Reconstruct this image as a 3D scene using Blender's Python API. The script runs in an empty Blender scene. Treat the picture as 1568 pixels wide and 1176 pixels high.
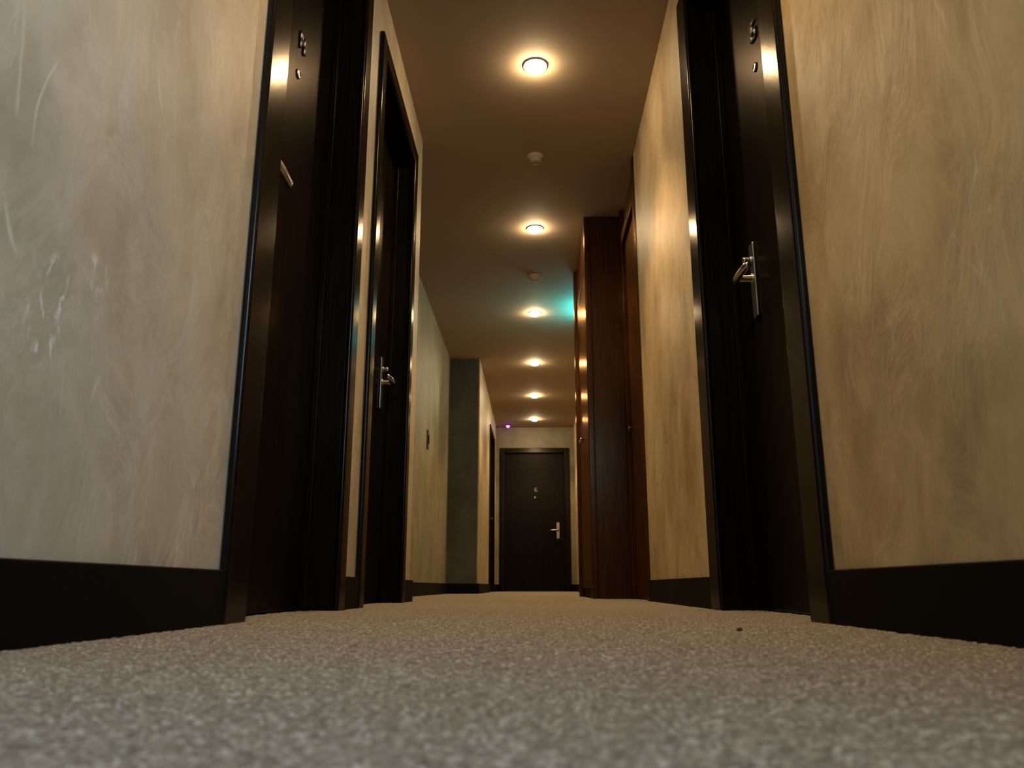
import bpy, bmesh, math, random
import numpy as np
from mathutils import Vector, Matrix
random.seed(4); np.random.seed(4)
S=bpy.context.scene
S.view_settings.view_transform='Standard'
CAMH=0.066; H=2.37; YE=11.80; YB=-2.6
XL=-.58; XR=.56; XLR=-.86; XLF=-.55; XRF=.60

# ---------------- materials ----------------
def mat(name):
    m=bpy.data.materials.new(name); m.use_nodes=True
    nt=m.node_tree; b=nt.nodes['Principled BSDF']
    return m,nt,b
def N(nt,t,**k):
    n=nt.nodes.new(t)
    for a,v in k.items():
        if a in n.inputs: n.inputs[a].default_value=v
        else: setattr(n,a,v)
    return n
def ramp(nt,stops):
    r=nt.nodes.new('ShaderNodeValToRGB'); e=r.color_ramp.elements
    while len(e)<len(stops): e.new(.5)
    for i,(p,c) in enumerate(stops):
        e[i].position=p; e[i].color=(*c,1) if len(c)==3 else c
    return r
def mapping(nt,scale,rot=(0,0,0)):
    tc=nt.nodes.new('ShaderNodeTexCoord'); mp=nt.nodes.new('ShaderNodeMapping')
    mp.inputs['Scale'].default_value=scale; mp.inputs['Rotation'].default_value=rot
    nt.links.new(tc.outputs['Object'],mp.inputs['Vector']); return mp
def mixc(nt,fac,a,b,mode='MIX'):
    mx=nt.nodes.new('ShaderNodeMix'); mx.data_type='RGBA'; mx.blend_type=mode
    for k,v in(('Factor',fac),('A',a),('B',b)):
        if hasattr(v,'links'): nt.links.new(v,mx.inputs[k])
        else: mx.inputs[k].default_value=v
    return mx.outputs['Result']
def plaster(name,c1,c2,c3,scuff=.5,stain=.5,spots=()):
    m,nt,b=mat(name); L=nt.links.new
    mp=mapping(nt,(1,1.4,1)); n1=N(nt,'ShaderNodeTexNoise',Scale=3.0,Detail=8,Roughness=.6,Distortion=.25); L(mp.outputs[0],n1.inputs['Vector'])
    r1=ramp(nt,[(.34,c1),(.5,c2),(.66,c3)]); L(n1.outputs['Fac'],r1.inputs[0])
    mpt=mapping(nt,(1,1.9,1.0),(.6,0,0)); nt1=N(nt,'ShaderNodeTexNoise',Scale=4.2,Detail=5,Roughness=.6,Distortion=.8); L(mpt.outputs[0],nt1.inputs['Vector'])
    rt=ramp(nt,[(.36,(.90,.89,.86)),(.50,(1,1,1)),(.522,(1.05,1.05,1.05)),(.55,(.96,.96,.955)),(.7,(1.03,1.03,1.03))]); L(nt1.outputs['Fac'],rt.inputs[0])
    col=mixc(nt,1.0,r1.outputs[0],rt.outputs[0],'MULTIPLY')
    mps=mapping(nt,(1,1.4,1.1)); ns=N(nt,'ShaderNodeTexNoise',Scale=2.1,Detail=5,Roughness=.6); L(mps.outputs[0],ns.inputs['Vector'])
    rs=ramp(nt,[(.50,(0,0,0)),(.72,(stain,)*3)]); L(ns.outputs['Fac'],rs.inputs[0])
    col=mixc(nt,rs.outputs[0],col,(c1[0]*.62,c1[1]*.56,c1[2]*.48,1))
    mp2=mapping(nt,(1,1.5,.55),(.35,0,0)); n2=N(nt,'ShaderNodeTexNoise',Scale=3.4,Detail=1.5,Roughness=.5,Distortion=.7); L(mp2.outputs[0],n2.inputs['Vector'])
    r2=ramp(nt,[(.495,(0,0,0)),(.5,(1,1,1)),(.505,(0,0,0))]); L(n2.outputs['Fac'],r2.inputs[0])
    mp3=mapping(nt,(1,1,1)); n3=N(nt,'ShaderNodeTexNoise',Scale=7,Detail=3); L(mp3.outputs[0],n3.inputs['Vector'])
    r3=ramp(nt,[(.52,(0,0,0)),(.66,(scuff,)*3)]); L(n3.outputs['Fac'],r3.inputs[0])
    mu=N(nt,'ShaderNodeMath',operation='MULTIPLY'); L(r2.outputs[0],mu.inputs[0]); L(r3.outputs[0],mu.inputs[1])
    col=mixc(nt,mu.outputs[0],col,(.76,.72,.62,1))
    for (p,rad) in spots:
        tc=nt.nodes.new('ShaderNodeTexCoord'); d=N(nt,'ShaderNodeVectorMath',operation='DISTANCE'); L(tc.outputs['Object'],d.inputs[0]); d.inputs[1].default_value=p
        rd=ramp(nt,[(rad*.3,(1,1,1)),(rad,(0,0,0))]); L(d.outputs['Value'],rd.inputs[0])
        mk=mapping(nt,(1,2.2,1),(.9,0,0)); nk=N(nt,'ShaderNodeTexNoise',Scale=26,Detail=4,Roughness=.6,Distortion=.8); L(mk.outputs[0],nk.inputs['Vector'])
        rk=ramp(nt,[(.53,(0,0,0)),(.62,(.85,.85,.85))]); L(nk.outputs['Fac'],rk.inputs[0])
        mm=N(nt,'ShaderNodeMath',operation='MULTIPLY'); L(rd.outputs[0],mm.inputs[0]); L(rk.outputs[0],mm.inputs[1])
        col=mixc(nt,mm.outputs[0],col,(.85,.85,.83,1))
    L(col,b.inputs['Base Color'])
    b.inputs['Roughness'].default_value=.5; b.inputs['Specular IOR Level'].default_value=.3
    ad=N(nt,'ShaderNodeMath',operation='ADD'); L(nt1.outputs['Fac'],ad.inputs[0]); L(n2.outputs['Fac'],ad.inputs[1])
    bp=N(nt,'ShaderNodeBump',Strength=.3,Distance=.02); L(ad.outputs[0],bp.inputs['Height']); L(bp.outputs[0],b.inputs['Normal'])
    return m
M_plR=plaster('plaster_tan',(.40,.295,.165),(.51,.39,.235),(.58,.46,.29),.35,.65)
M_plL=plaster('plaster_cream',(.38,.32,.225),(.47,.40,.29),(.53,.465,.35),.6,.4,spots=[((XL,.905,.42),.045),((XL,.89,.36),.05),((XL,.99,.47),.03)])
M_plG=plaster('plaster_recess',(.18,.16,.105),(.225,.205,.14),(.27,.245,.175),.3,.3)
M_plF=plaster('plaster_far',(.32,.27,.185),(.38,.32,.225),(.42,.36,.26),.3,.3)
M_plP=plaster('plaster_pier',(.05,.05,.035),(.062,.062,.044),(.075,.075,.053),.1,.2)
def simple(name,col,rough,metal=0,coat=0,bump=0,bs=300,spec=.5):
    m,nt,b=mat(name); b.inputs['Base Color'].default_value=(*col,1); b.inputs['Roughness'].default_value=rough
    b.inputs['Metallic'].default_value=metal; b.inputs['Coat Weight'].default_value=coat; b.inputs['Coat Roughness'].default_value=.08
    b.inputs['Specular IOR Level'].default_value=spec
    mp=mapping(nt,(1,1,.15)); n=N(nt,'ShaderNodeTexNoise',Scale=bs,Detail=3); nt.links.new(mp.outputs[0],n.inputs['Vector'])
    if bump:
        bp=N(nt,'ShaderNodeBump',Strength=bump,Distance=.001); nt.links.new(n.outputs['Fac'],bp.inputs['Height']); nt.links.new(bp.outputs[0],b.inputs['Normal'])
    return m
def lacquer(name,col,refl,rough,bump):
    # stained wood under a dull sheen: diffuse body plus a weak angle-dependent gloss
    m=bpy.data.materials.new(name); m.use_nodes=True; nt=m.node_tree; L=nt.links.new
    for n in list(nt.nodes):
        if n.type=='BSDF_PRINCIPLED': nt.nodes.remove(n)
    out=[n for n in nt.nodes if n.type=='OUTPUT_MATERIAL'][0]
    mp=mapping(nt,(20,20,.8)); n=N(nt,'ShaderNodeTexNoise',Scale=5,Detail=6,Roughness=.6); L(mp.outputs[0],n.inputs['Vector'])
    r=ramp(nt,[(.35,tuple(c*.6 for c in col)),(.65,tuple(c*1.6 for c in col))]); L(n.outputs['Fac'],r.inputs[0])
    d=N(nt,'ShaderNodeBsdfDiffuse'); L(r.outputs[0],d.inputs['Color'])
    g=N(nt,'ShaderNodeBsdfAnisotropic'); g.inputs['Roughness'].default_value=rough
    lw=N(nt,'ShaderNodeLayerWeight'); lw.inputs['Blend'].default_value=.5
    rr=ramp(nt,[(0,tuple(c*.14 for c in refl)),(.45,tuple(c*.35 for c in refl)),(.8,refl)]); L(lw.outputs['Facing'],rr.inputs[0]); L(rr.outputs[0],g.inputs['Color'])
    bp=N(nt,'ShaderNodeBump',Strength=bump,Distance=.001); L(n.outputs['Fac'],bp.inputs['Height']); L(bp.outputs[0],g.inputs['Normal'])
    a=N(nt,'ShaderNodeAddShader'); L(d.outputs[0],a.inputs[0]); L(g.outputs[0],a.inputs[1]); L(a.outputs[0],out.inputs['Surface'])
    return m
M_ceil=simple('ceiling_paint',(.34,.26,.18),.8,bump=.1,bs=60)
M_black=lacquer('black_lacquer_wood',(.003,.0025,.002),(.13,.115,.10),.19,.1)
M_leaf=lacquer('black_door_satin',(.004,.003,.002),(.06,.05,.042),.27,.2)
M_base=simple('black_skirting',(.003,.0025,.002),.65,bump=.2,spec=.06)
M_chrome=simple('brushed_steel',(.48,.46,.42),.28,metal=1)
M_white=simple('white_plastic',(.7,.66,.6),.5)
M_dark=simple('dark_plastic',(.03,.03,.028),.5)
M_wood=lacquer('dark_mahogany',(.022,.009,.004),(.28,.16,.08),.22,.15)
def emis(name,col,s):
    m,nt,b=mat(name); b.inputs['Base Color'].default_value=(*col,1); b.inputs['Emission Color'].default_value=(*col,1); b.inputs['Emission Strength'].default_value=s
    return m
M_bulb=emis('lamp_glass',(1,.74,.42),290)
M_exit=emis('exit_sign_glow',(.04,.65,.75),8)
M_exitt=emis('exit_sign_uplight',(.03,.66,.80),45)
M_purple=emis('purple_led',(.55,.05,1),12)
def carpet():
    m,nt,b=mat('loop_carpet'); L=nt.links.new
    mp=mapping(nt,(1,1,1))
    v=N(nt,'ShaderNodeTexVoronoi',Scale=360); L(mp.outputs[0],v.inputs['Vector'])
    bw=nt.nodes.new('ShaderNodeSeparateColor'); L(v.outputs['Color'],bw.inputs[0])
    r=ramp(nt,[(0,(.15,.122,.092)),(.35,(.215,.18,.14)),(.75,(.275,.235,.19)),(.95,(.44,.40,.34))]); L(bw.outputs[0],r.inputs[0])
    n=N(nt,'ShaderNodeTexNoise',Scale=130,Detail=6,Roughness=.75); L(mp.outputs[0],n.inputs['Vector'])
    r2=ramp(nt,[(.35,(.68,.68,.68)),(.65,(1.12,1.12,1.12))]); L(n.outputs['Fac'],r2.inputs[0])
    col=mixc(nt,1.0,r.outputs[0],r2.outputs[0],'MULTIPLY'); L(col,b.inputs['Base Color'])
    b.inputs['Roughness'].default_value=.95; b.inputs['Specular IOR Level'].default_value=.1
    bp=N(nt,'ShaderNodeBump',Strength=.5,Distance=.003,invert=True); L(v.outputs['Distance'],bp.inputs['Height']); L(bp.outputs[0],b.inputs['Normal'])
    return m
M_carpet=carpet()

# ---------------- mesh helpers ----------------
def ident(u,n,w): return Vector((u,n,w))
class MB:
    def __init__(s,f=ident): s.bm=bmesh.new(); s.f=f
    def box(s,u0,u1,n0,n1,w0,w1,mi=0):
        vs=[s.bm.verts.new(s.f(u,n,w)) for u in(u0,u1) for n in(n0,n1) for w in(w0,w1)]
        for q in((0,1,3,2),(4,6,7,5),(0,4,5,1),(2,3,7,6),(0,2,6,4),(1,5,7,3)):
            fc=s.bm.faces.new([vs[i] for i in q]); fc.material_index=mi
    def tube(s,pts,rad,seg=16,mi=0,sq=1.0):
        P=[s.f(*p) for p in pts]; rs=rad if isinstance(rad,(list,tuple)) else [rad]*len(P)
        rings=[]
        for i,p in enumerate(P):
            d=(P[min(i+1,len(P)-1)]-P[max(i-1,0)]).normalized()
            ref=Vector((0,0,1)) if abs(d.z)<.9 else Vector((1,0,0))
            a=d.cross(ref).normalized(); b=d.cross(a).normalized()
            rings.append([s.bm.verts.new(p+(a*math.cos(t)+b*math.sin(t)*sq)*rs[i]) for t in [2*math.pi*k/seg for k in range(seg)]])
        for A,B in zip(rings,rings[1:]):
            for k in range(seg):
                fc=s.bm.faces.new((A[k],A[(k+1)%seg],B[(k+1)%seg],B[k])); fc.smooth=True; fc.material_index=mi
        for R in(rings[0],rings[-1]):
            fc=s.bm.faces.new(R); fc.material_index=mi
    def lathe(s,c,prof,seg=40,mi=0):
        rings=[]
        for r,n in prof:
            rings.append([s.bm.verts.new(s.f(c[0]+r*math.cos(t),n,c[1]+r*math.sin(t))) for t in [2*math.pi*k/seg for k in range(seg)]])
        for A,B in zip(rings,rings[1:]):
            for k in range(seg):
                fc=s.bm.faces.new((A[k],A[(k+1)%seg],B[(k+1)%seg],B[k])); fc.smooth=True; fc.material_index=mi
        fc=s.bm.faces.new(rings[-1]); fc.material_index=mi
        fc=s.bm.faces.new(rings[0]); fc.material_index=mi
    def obj(s,name,mats,parent=None,bevel=0,seg=3):
        bmesh.ops.recalc_face_normals(s.bm,faces=s.bm.faces[:])
        me=bpy.data.meshes.new(name); s.bm.to_mesh(me); s.bm.free()
        for m in (mats if isinstance(mats,list) else [mats]): me.materials.append(m)
        o=bpy.data.objects.new(name,me); S.collection.objects.link(o)
        if parent: o.parent=parent
        if bevel:
            b=o.modifiers.new('b','BEVEL'); b.width=bevel; b.segments=seg; b.limit_method='ANGLE'; b.harden_normals=False
            for p in me.polygons: p.use_smooth=True
            w=o.modifiers.new('w','WEIGHTED_NORMAL')
        return o
def empty(name):
    e=bpy.data.objects.new(name,None); e.empty_display_size=.1; S.collection.objects.link(e); return e

# ---------------- shell ----------------
xs=np.arange(-.98,.781,.006)
ys=np.concatenate([np.arange(YB,.2,.1),np.arange(.2,1.9,.0045),np.geomspace(1.9,YE+.05,160)])
X,Y=np.meshgrid(xs,ys)
Z=np.random.rand(*X.shape)*.003-.003
Z=np.where((Y<.19),-.002,Z)
Z=np.where(Y>3,Z*.7,Z)
V=np.stack([X.ravel(),Y.ravel(),Z.ravel()],1)
nx=len(xs); ny=len(ys)
idx=np.arange(nx*ny).reshape(ny,nx)
F=np.stack([idx[:-1,:-1],idx[:-1,1:],idx[1:,1:],idx[1:,:-1]],-1).reshape(-1,4)
me=bpy.data.meshes.new('floor'); me.from_pydata(V.tolist(),[],F.tolist()); me.materials.append(M_carpet)
for p in me.polygons: p.use_smooth=True
S.collection.objects.link(bpy.data.objects.new('floor',me))

m=MB(); m.box(-1.05,.85,YB-.1,YE+.12,H,H+.1); m.obj('ceiling',M_ceil)

D1=(1.50,2.46,2.16); D2=(2.66,3.60,2.15)
D3=(9.95,11.05,2.06)
DR=(1.55,2.58,2.16)
CA=.035
T=.17
Bz=-.012
m=MB()
def seg_wall(m,x0,x1,ya,yb,doors):
    y=ya
    for (a,b,t) in doors:
        m.box(x0,x1,y,a+CA,Bz,H); m.box(x0,x1,a+CA,b-CA,t-CA,H); y=b-CA
    m.box(x0,x1,y,yb,Bz,H)
seg_wall(m,XL-T,XL,YB,3.84,[D1,D2])
m.obj('wall_left',M_plL)
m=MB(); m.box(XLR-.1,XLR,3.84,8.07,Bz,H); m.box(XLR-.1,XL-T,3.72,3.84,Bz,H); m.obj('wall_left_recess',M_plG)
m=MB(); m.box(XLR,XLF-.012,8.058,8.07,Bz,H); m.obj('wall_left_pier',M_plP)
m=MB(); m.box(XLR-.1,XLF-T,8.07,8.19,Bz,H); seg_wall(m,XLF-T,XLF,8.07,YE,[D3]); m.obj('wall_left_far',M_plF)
m=MB()
WY0,WY1,WZ0,WZ1=-1.5,-.25,.75,2.05
m.box(XR,XR+T,YB,WY0,Bz,H); m.box(XR,XR+T,WY0,WY1,Bz,WZ0); m.box(XR,XR+T,WY0,WY1,WZ1,H)
seg_wall(m,XR,XR+T,WY1,4.0,[DR])
m.obj('wall_right',M_plR)
m=MB(); m.box(XRF,XRF+T,5.76,YE,Bz,H); m.obj('wall_right_far',M_plR)
m=MB()
ED=(-.50,.53,2.06)
m.box(-.75,ED[0]+CA,YE,YE+.12,Bz,H); m.box(ED[1]-CA,.78,YE,YE+.12,Bz,H); m.box(ED[0]+CA,ED[1]-CA,YE,YE+.12,ED[2]-CA,H)
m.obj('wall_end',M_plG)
m=MB(); m.box(XL-T,XR+T,YB-.1,YB,Bz,H); m.obj('wall_back',M_plL)

w=empty('window_1')
m=MB()
fx0,fx1=XR+.04,XR+.09
m.box(fx0,fx1,WY0,WY0+.05,WZ0,WZ1); m.box(fx0,fx1,WY1-.05,WY1,WZ0,WZ1)
m.box(fx0,fx1,WY0,WY1,WZ0,WZ0+.05); m.box(fx0,fx1,WY0,WY1,WZ1-.05,WZ1); m.box(fx0,fx1,(WY0+WY1)/2-.02,(WY0+WY1)/2+.02,WZ0,WZ1)
m.box(XR-.04,XR+.1,WY0-.04,WY1+.04,WZ0-.03,WZ0)
m.obj('window_frame',M_black,w,.004)
al=bpy.data.lights.new('daylight','AREA'); al.shape='RECTANGLE'; al.size=1.2; al.size_y=1.2; al.energy=85; al.color=(.42,.70,1)
ao=bpy.data.objects.new('daylight',al); S.collection.objects.link(ao); ao.parent=w
ao.location=(XR+.2,(WY0+WY1)/2,(WZ0+WZ1)/2)
ao.rotation_euler=Vector((-1,.38,-.35)).to_track_quat('-Z','Y').to_euler()

BH=.096; BT=.014
def base(name,x0,x1,segs):
    m=MB()
    for a,b in segs: m.box(x0,x1,a,b,Bz,BH)
    return m.obj(name,M_base,None,.003)
base('baseboard_left',XL,XL+BT,[(YB,D1[0]),(D1[1],D2[0]),(D2[1],3.84+BT)])
m=MB(); m.box(XLR,XLR+BT,3.86,8.058,Bz,BH); m.box(XLR,XL,3.84,3.84+BT,Bz,BH); m.box(XLR,XLF,8.058-BT,8.058,Bz,BH); m.obj('baseboard_left_recess',M_base,None,.003)
base('baseboard_left_far',XLF,XLF+BT,[(8.06-BT,D3[0]),(D3[1],YE)])
base('baseboard_right',XR-BT,XR,[(YB,DR[0]),(DR[1],3.98)])
base('baseboard_right_far',XRF-BT,XRF,[(5.77,YE)])
m=MB(); m.box(XLF,ED[0],YE-BT,YE,Bz,BH); m.box(ED[1],XRF,YE-BT,YE,Bz,BH); m.obj('baseboard_end',M_base,None,.003)

# ---------------- doors ----------------
fL=lambda u,n,w: Vector((XL+n,u,w))
fLF=lambda u,n,w: Vector((XLF+n,u,w))
fR=lambda u,n,w: Vector((XR-n,u,w))
fE=lambda u,n,w: Vector((u,YE-n,w))
def handle(par,f,u,n,w,du,key=True):
    m=MB(f); m.box(u-.022,u+.022,n,n+.008,w-.12,w+.11); m.obj('handle_plate',M_chrome,par,.003)
    m=MB(f)
    m.tube([(u,n+.005,w),(u,n+.012,w),(u,n+.0125,w),(u,n+.05,w)],[.015,.015,.010,.010])
    m.tube([(u-du*.013,n+.052,w),(u,n+.054,w),(u+du*.04,n+.055,w),(u+du*.105,n+.054,w-.002),(u+du*.12,n+.048,w-.003)],[.010,.012,.011,.010,.008])
    m.obj('handle_lever',M_chrome,par)
    m=MB(f); wk=w+.058
    m.tube([(u,n+.005,wk),(u,n+.014,wk)],.012); m.tube([(u,n+.012,wk),(u,n+.024,wk),(u,n+.030,wk),(u,n+.034,wk)],[.007,.010,.010,.006])
    m.obj('thumb_turn',M_chrome,par)
def digits(par,f,u,n,w,txt,size,flip):
    SEG={'0':'abcdef','1':'bc','2':'abged','3':'abgcd','4':'fgbc','5':'afgcd','6':'afgedc','7':'abc','8':'abcdefg','9':'abcdfg'}
    m=MB(f); W=size*.5; t=size*.08; x=-(len(txt)*W*1.35-W*.35)/2
    for ch in txt:
        P={'a':((0,size),(W,size)),'b':((W,size),(W,size/2)),'c':((W,size/2),(W,0)),'d':((0,0),(W,0)),'e':((0,0),(0,size/2)),'f':((0,size/2),(0,size)),'g':((0,size/2),(W,size/2))}
        for s_ in SEG[ch]:
            (a,b),(c,d)=P[s_]
            m.tube([(u+flip*(x+a),n+.004,w+b),(u+flip*(x+c),n+.004,w+d)],t,10)
        x+=W*1.35
    m.obj('room_number',M_chrome,par)
def peephole(par,f,u,n,w):
    m=MB(f); m.lathe((u,w),[(.014,n),(.014,n+.005),(.009,n+.007),(.007,n+.003)]); m.obj('peephole',M_chrome,par)
def door(name,f,y0,y1,top,rec,hu=None,hw=.95,hd=-1,num=None,nu=None,nw=1.45,flip=1,proud=.018,cw=.075,cw2=None,ct=.075):
    e=empty(name); ml=M_leaf; mf=M_black; cw2=cw2 or cw
    bot=-.004
    m=MB(f)
    m.box(y0,y0+cw,0,proud,bot,top); m.box(y1-cw2,y1,0,proud,bot,top); m.box(y0+cw,y1-cw2,0,proud,top-ct,top)
    m.obj('casing',mf,e,.008,4)
    i0,i1,it=y0+cw-.012,y1-cw2+.012,top-ct+.012
    m=MB(f); q=CA+.001
    m.box(y0+q,i0,-rec-.045,-.001,bot,top-q); m.box(i1,y1-q,-rec-.045,-.001,bot,top-q); m.box(i0,i1,-rec-.045,-.001,it,top-q)
    m.obj('jamb_lining',ml,e,.003)
    m=MB(f); m.box(i0,i0+.02,-rec,-rec+.02,bot,it); m.box(i1-.02,i1,-rec,-rec+.02,bot,it); m.box(i0+.02,i1-.02,-rec,-rec+.02,it-.02,it); m.obj('door_stop',ml,e,.003)
    m=MB(f); m.box(i0+.003,i1-.003,-rec-.04,-rec,.004,it-.003); m.obj('leaf',ml,e,.003)
    if hu is not None: handle(e,f,hu,-rec,hw,hd)
    if num: digits(e,f,nu,-rec,nw,num,.055,flip); peephole(e,f,nu,-rec,nw-.085)
    return e
door('door_1',fL,*D1,.095,hu=1.75,hw=1.07,hd=1,num='14',nu=2.02,nw=1.59,flip=1,cw=.12,cw2=.085)
door('door_2',fL,*D2,.085,hu=3.38,hw=.93,hd=-1)
door('door_3',fLF,*D3,.06,hu=10.9,hw=.95,hd=-1)
door('door_4',fR,*DR,.10,hu=2.25,hw=.95,hd=-1,num='15',nu=2.08,nw=1.63,flip=-1,cw=.115,cw2=.13)
door('door_5',fE,*ED,.04,hu=.35,hw=.86,hd=-1,num='16',nu=.02,nw=1.42,flip=1)
e=empty('door_6')
m=MB(); m.box(XR-.008,XR+.07,4.0,4.08,-.004,H); m.box(XR-.008,XR+.07,4.66,4.74,-.004,H); m.box(XR-.008,XR+.07,4.08,4.66,2.12,2.19); m.obj('frame',M_wood,e,.006)
m=MB(); m.box(XR+.015,XR+.055,4.083,4.657,.004,2.117); m.obj('leaf',M_wood,e,.003)
m=MB(); m.box(XR+.015,XR+.055,4.083,4.657,2.193,H); m.obj('transom_panel',M_wood,e,.003)
m=MB(lambda u,n,w: Vector((XR+.015-n,u,w))); m.tube([(4.58,0,.95),(4.58,.012,.95),(4.58,.02,.95),(4.58,.026,.95)],[.007,.006,.014,.009]); m.obj('knob',M_dark,e)
m=MB(); m.box(XR+.07,XR+T,4.0,4.75,Bz,H); m.obj('wall_right_backing',M_plR)
c=empty('tall_cupboard')
CX=.33
m=MB(); m.box(CX+.022,XR+.14,4.75,5.74,0,H-.002); m.obj('carcass',M_wood,c,.004)
m=MB(); m.box(CX,CX+.04,4.746,4.80,0,H-.003); m.box(CX-.02,CX+.04,5.66,5.75,0,H-.003); m.obj('stile',M_wood,c,.006)
m=MB()
for a,b in((4.803,5.228),(5.232,5.657)):
    for z0,z1 in((.06,2.05),(2.056,H-.03)):
        m.box(CX,CX+.02,a,b,z0,z1)
m.obj('cupboard_doors',M_wood,c,.003)
m=MB(); m.box(CX+.012,CX+.03,4.80,5.66,0,.058); m.obj('plinth',M_base,c,.002)
for uu in(5.19,5.27):
    m=MB(lambda u,n,w: Vector((CX-n,u,w))); m.tube([(uu,0,1.0),(uu,.012,1.0),(uu,.02,1.0),(uu,.026,1.0)],[.006,.005,.012,.008]); m.obj('knob',M_chrome,c)

# ---------------- ceiling fixtures ----------------
LX=.02
fC=lambda x,y:(lambda u,n,w: Vector((x+u,y+w,H-n)))
def downlight(y):
    e=empty('ceiling_downlight')
    m=MB(fC(LX,y)); m.lathe((0,0),[(.056,0),(.056,.003),(.053,.006),(.050,.006),(.048,.003),(.048,.001)]); m.obj('trim_ring',M_white,e)
    m=MB(fC(LX,y)); m.lathe((0,0),[(.047,.002),(.047,.008),(.042,.016),(.032,.024),(.018,.029),(.006,.031)]); m.obj('lamp',M_bulb,e)
    l=bpy.data.lights.new('beam','SPOT'); l.energy=60; l.color=(1,.66,.30); l.spot_size=math.radians(102); l.spot_blend=.55; l.shadow_soft_size=.035
    o=bpy.data.objects.new('beam',l); S.collection.objects.link(o); o.location=(LX,y,H-.075); o.parent=e
for y in(1.46,3.20,4.92,6.62,8.22,9.73,11.17): downlight(y)
for y in(4.0,5.76):
    e=empty('smoke_detector')
    m=MB(fC(LX,y)); m.lathe((0,0),[(.05,0),(.05,.012),(.044,.02),(.034,.024),(.032,.034),(.022,.04),(.004,.041)]); m.obj('detector_body',M_ceil,e)
e=empty('motion_sensor')
m=MB(fC(-.37,11.55)); m.lathe((0,0),[(.035,0),(.035,.015),(.03,.02)]); m.obj('sensor_base',M_dark,e)
m=MB(fC(-.37,11.55)); m.lathe((0,0),[(.026,.02),(.024,.035),(.015,.046),(.003,.05)]); m.obj('sensor_led',M_purple,e)
e=empty('exit_sign')
m=MB(); m.box(XRF-.18,XRF,6.3,6.7,H-.34,H-.16); m.obj('housing',M_white,e,.006)
m=MB(); m.box(XRF-.185,XRF-.178,6.315,6.685,H-.325,H-.175); m.obj('lit_face',M_exit,e,.001)
m=MB(); m.box(XRF-.17,XRF-.03,6.32,6.68,H-.16,H-.156); m.obj('top_diffuser',M_exitt,e,.001)
e=empty('wall_switch')
m=MB(); m.box(XLR,XLR+.01,6.38,6.46,1.15,1.30); m.obj('plate',M_dark,e,.002)
m=MB(); m.box(XLR+.01,XLR+.015,6.40,6.44,1.19,1.26); m.obj('rocker',M_black,e,.002)
m=MB(); bmesh.ops.create_icosphere(m.bm,subdivisions=3,radius=.0045)
for v in m.bm.verts: v.co=Vector((v.co.x*1.1,v.co.y*.8,v.co.z*.7))*(1+random.uniform(-.18,.18))
for v in m.bm.verts: v.co+=Vector((.32,1.32,.001))
m.obj('carpet_crumb',M_dark)

W=bpy.data.worlds.new('w'); S.world=W; W.use_nodes=True
W.node_tree.nodes['Background'].inputs[0].default_value=(.5,.55,.6,1); W.node_tree.nodes['Background'].inputs[1].default_value=.05

cd=bpy.data.cameras.new('camera'); cam=bpy.data.objects.new('camera',cd); S.collection.objects.link(cam)
cd.sensor_width=36; cd.lens=28.26; cam.location=(0,0,CAMH)
cam.rotation_euler=(math.radians(90+14.15),0,math.radians(1.54))
cd.clip_start=.01
cd.dof.use_dof=True; cd.dof.focus_distance=3.2; cd.dof.aperture_fstop=8
S.camera=cam
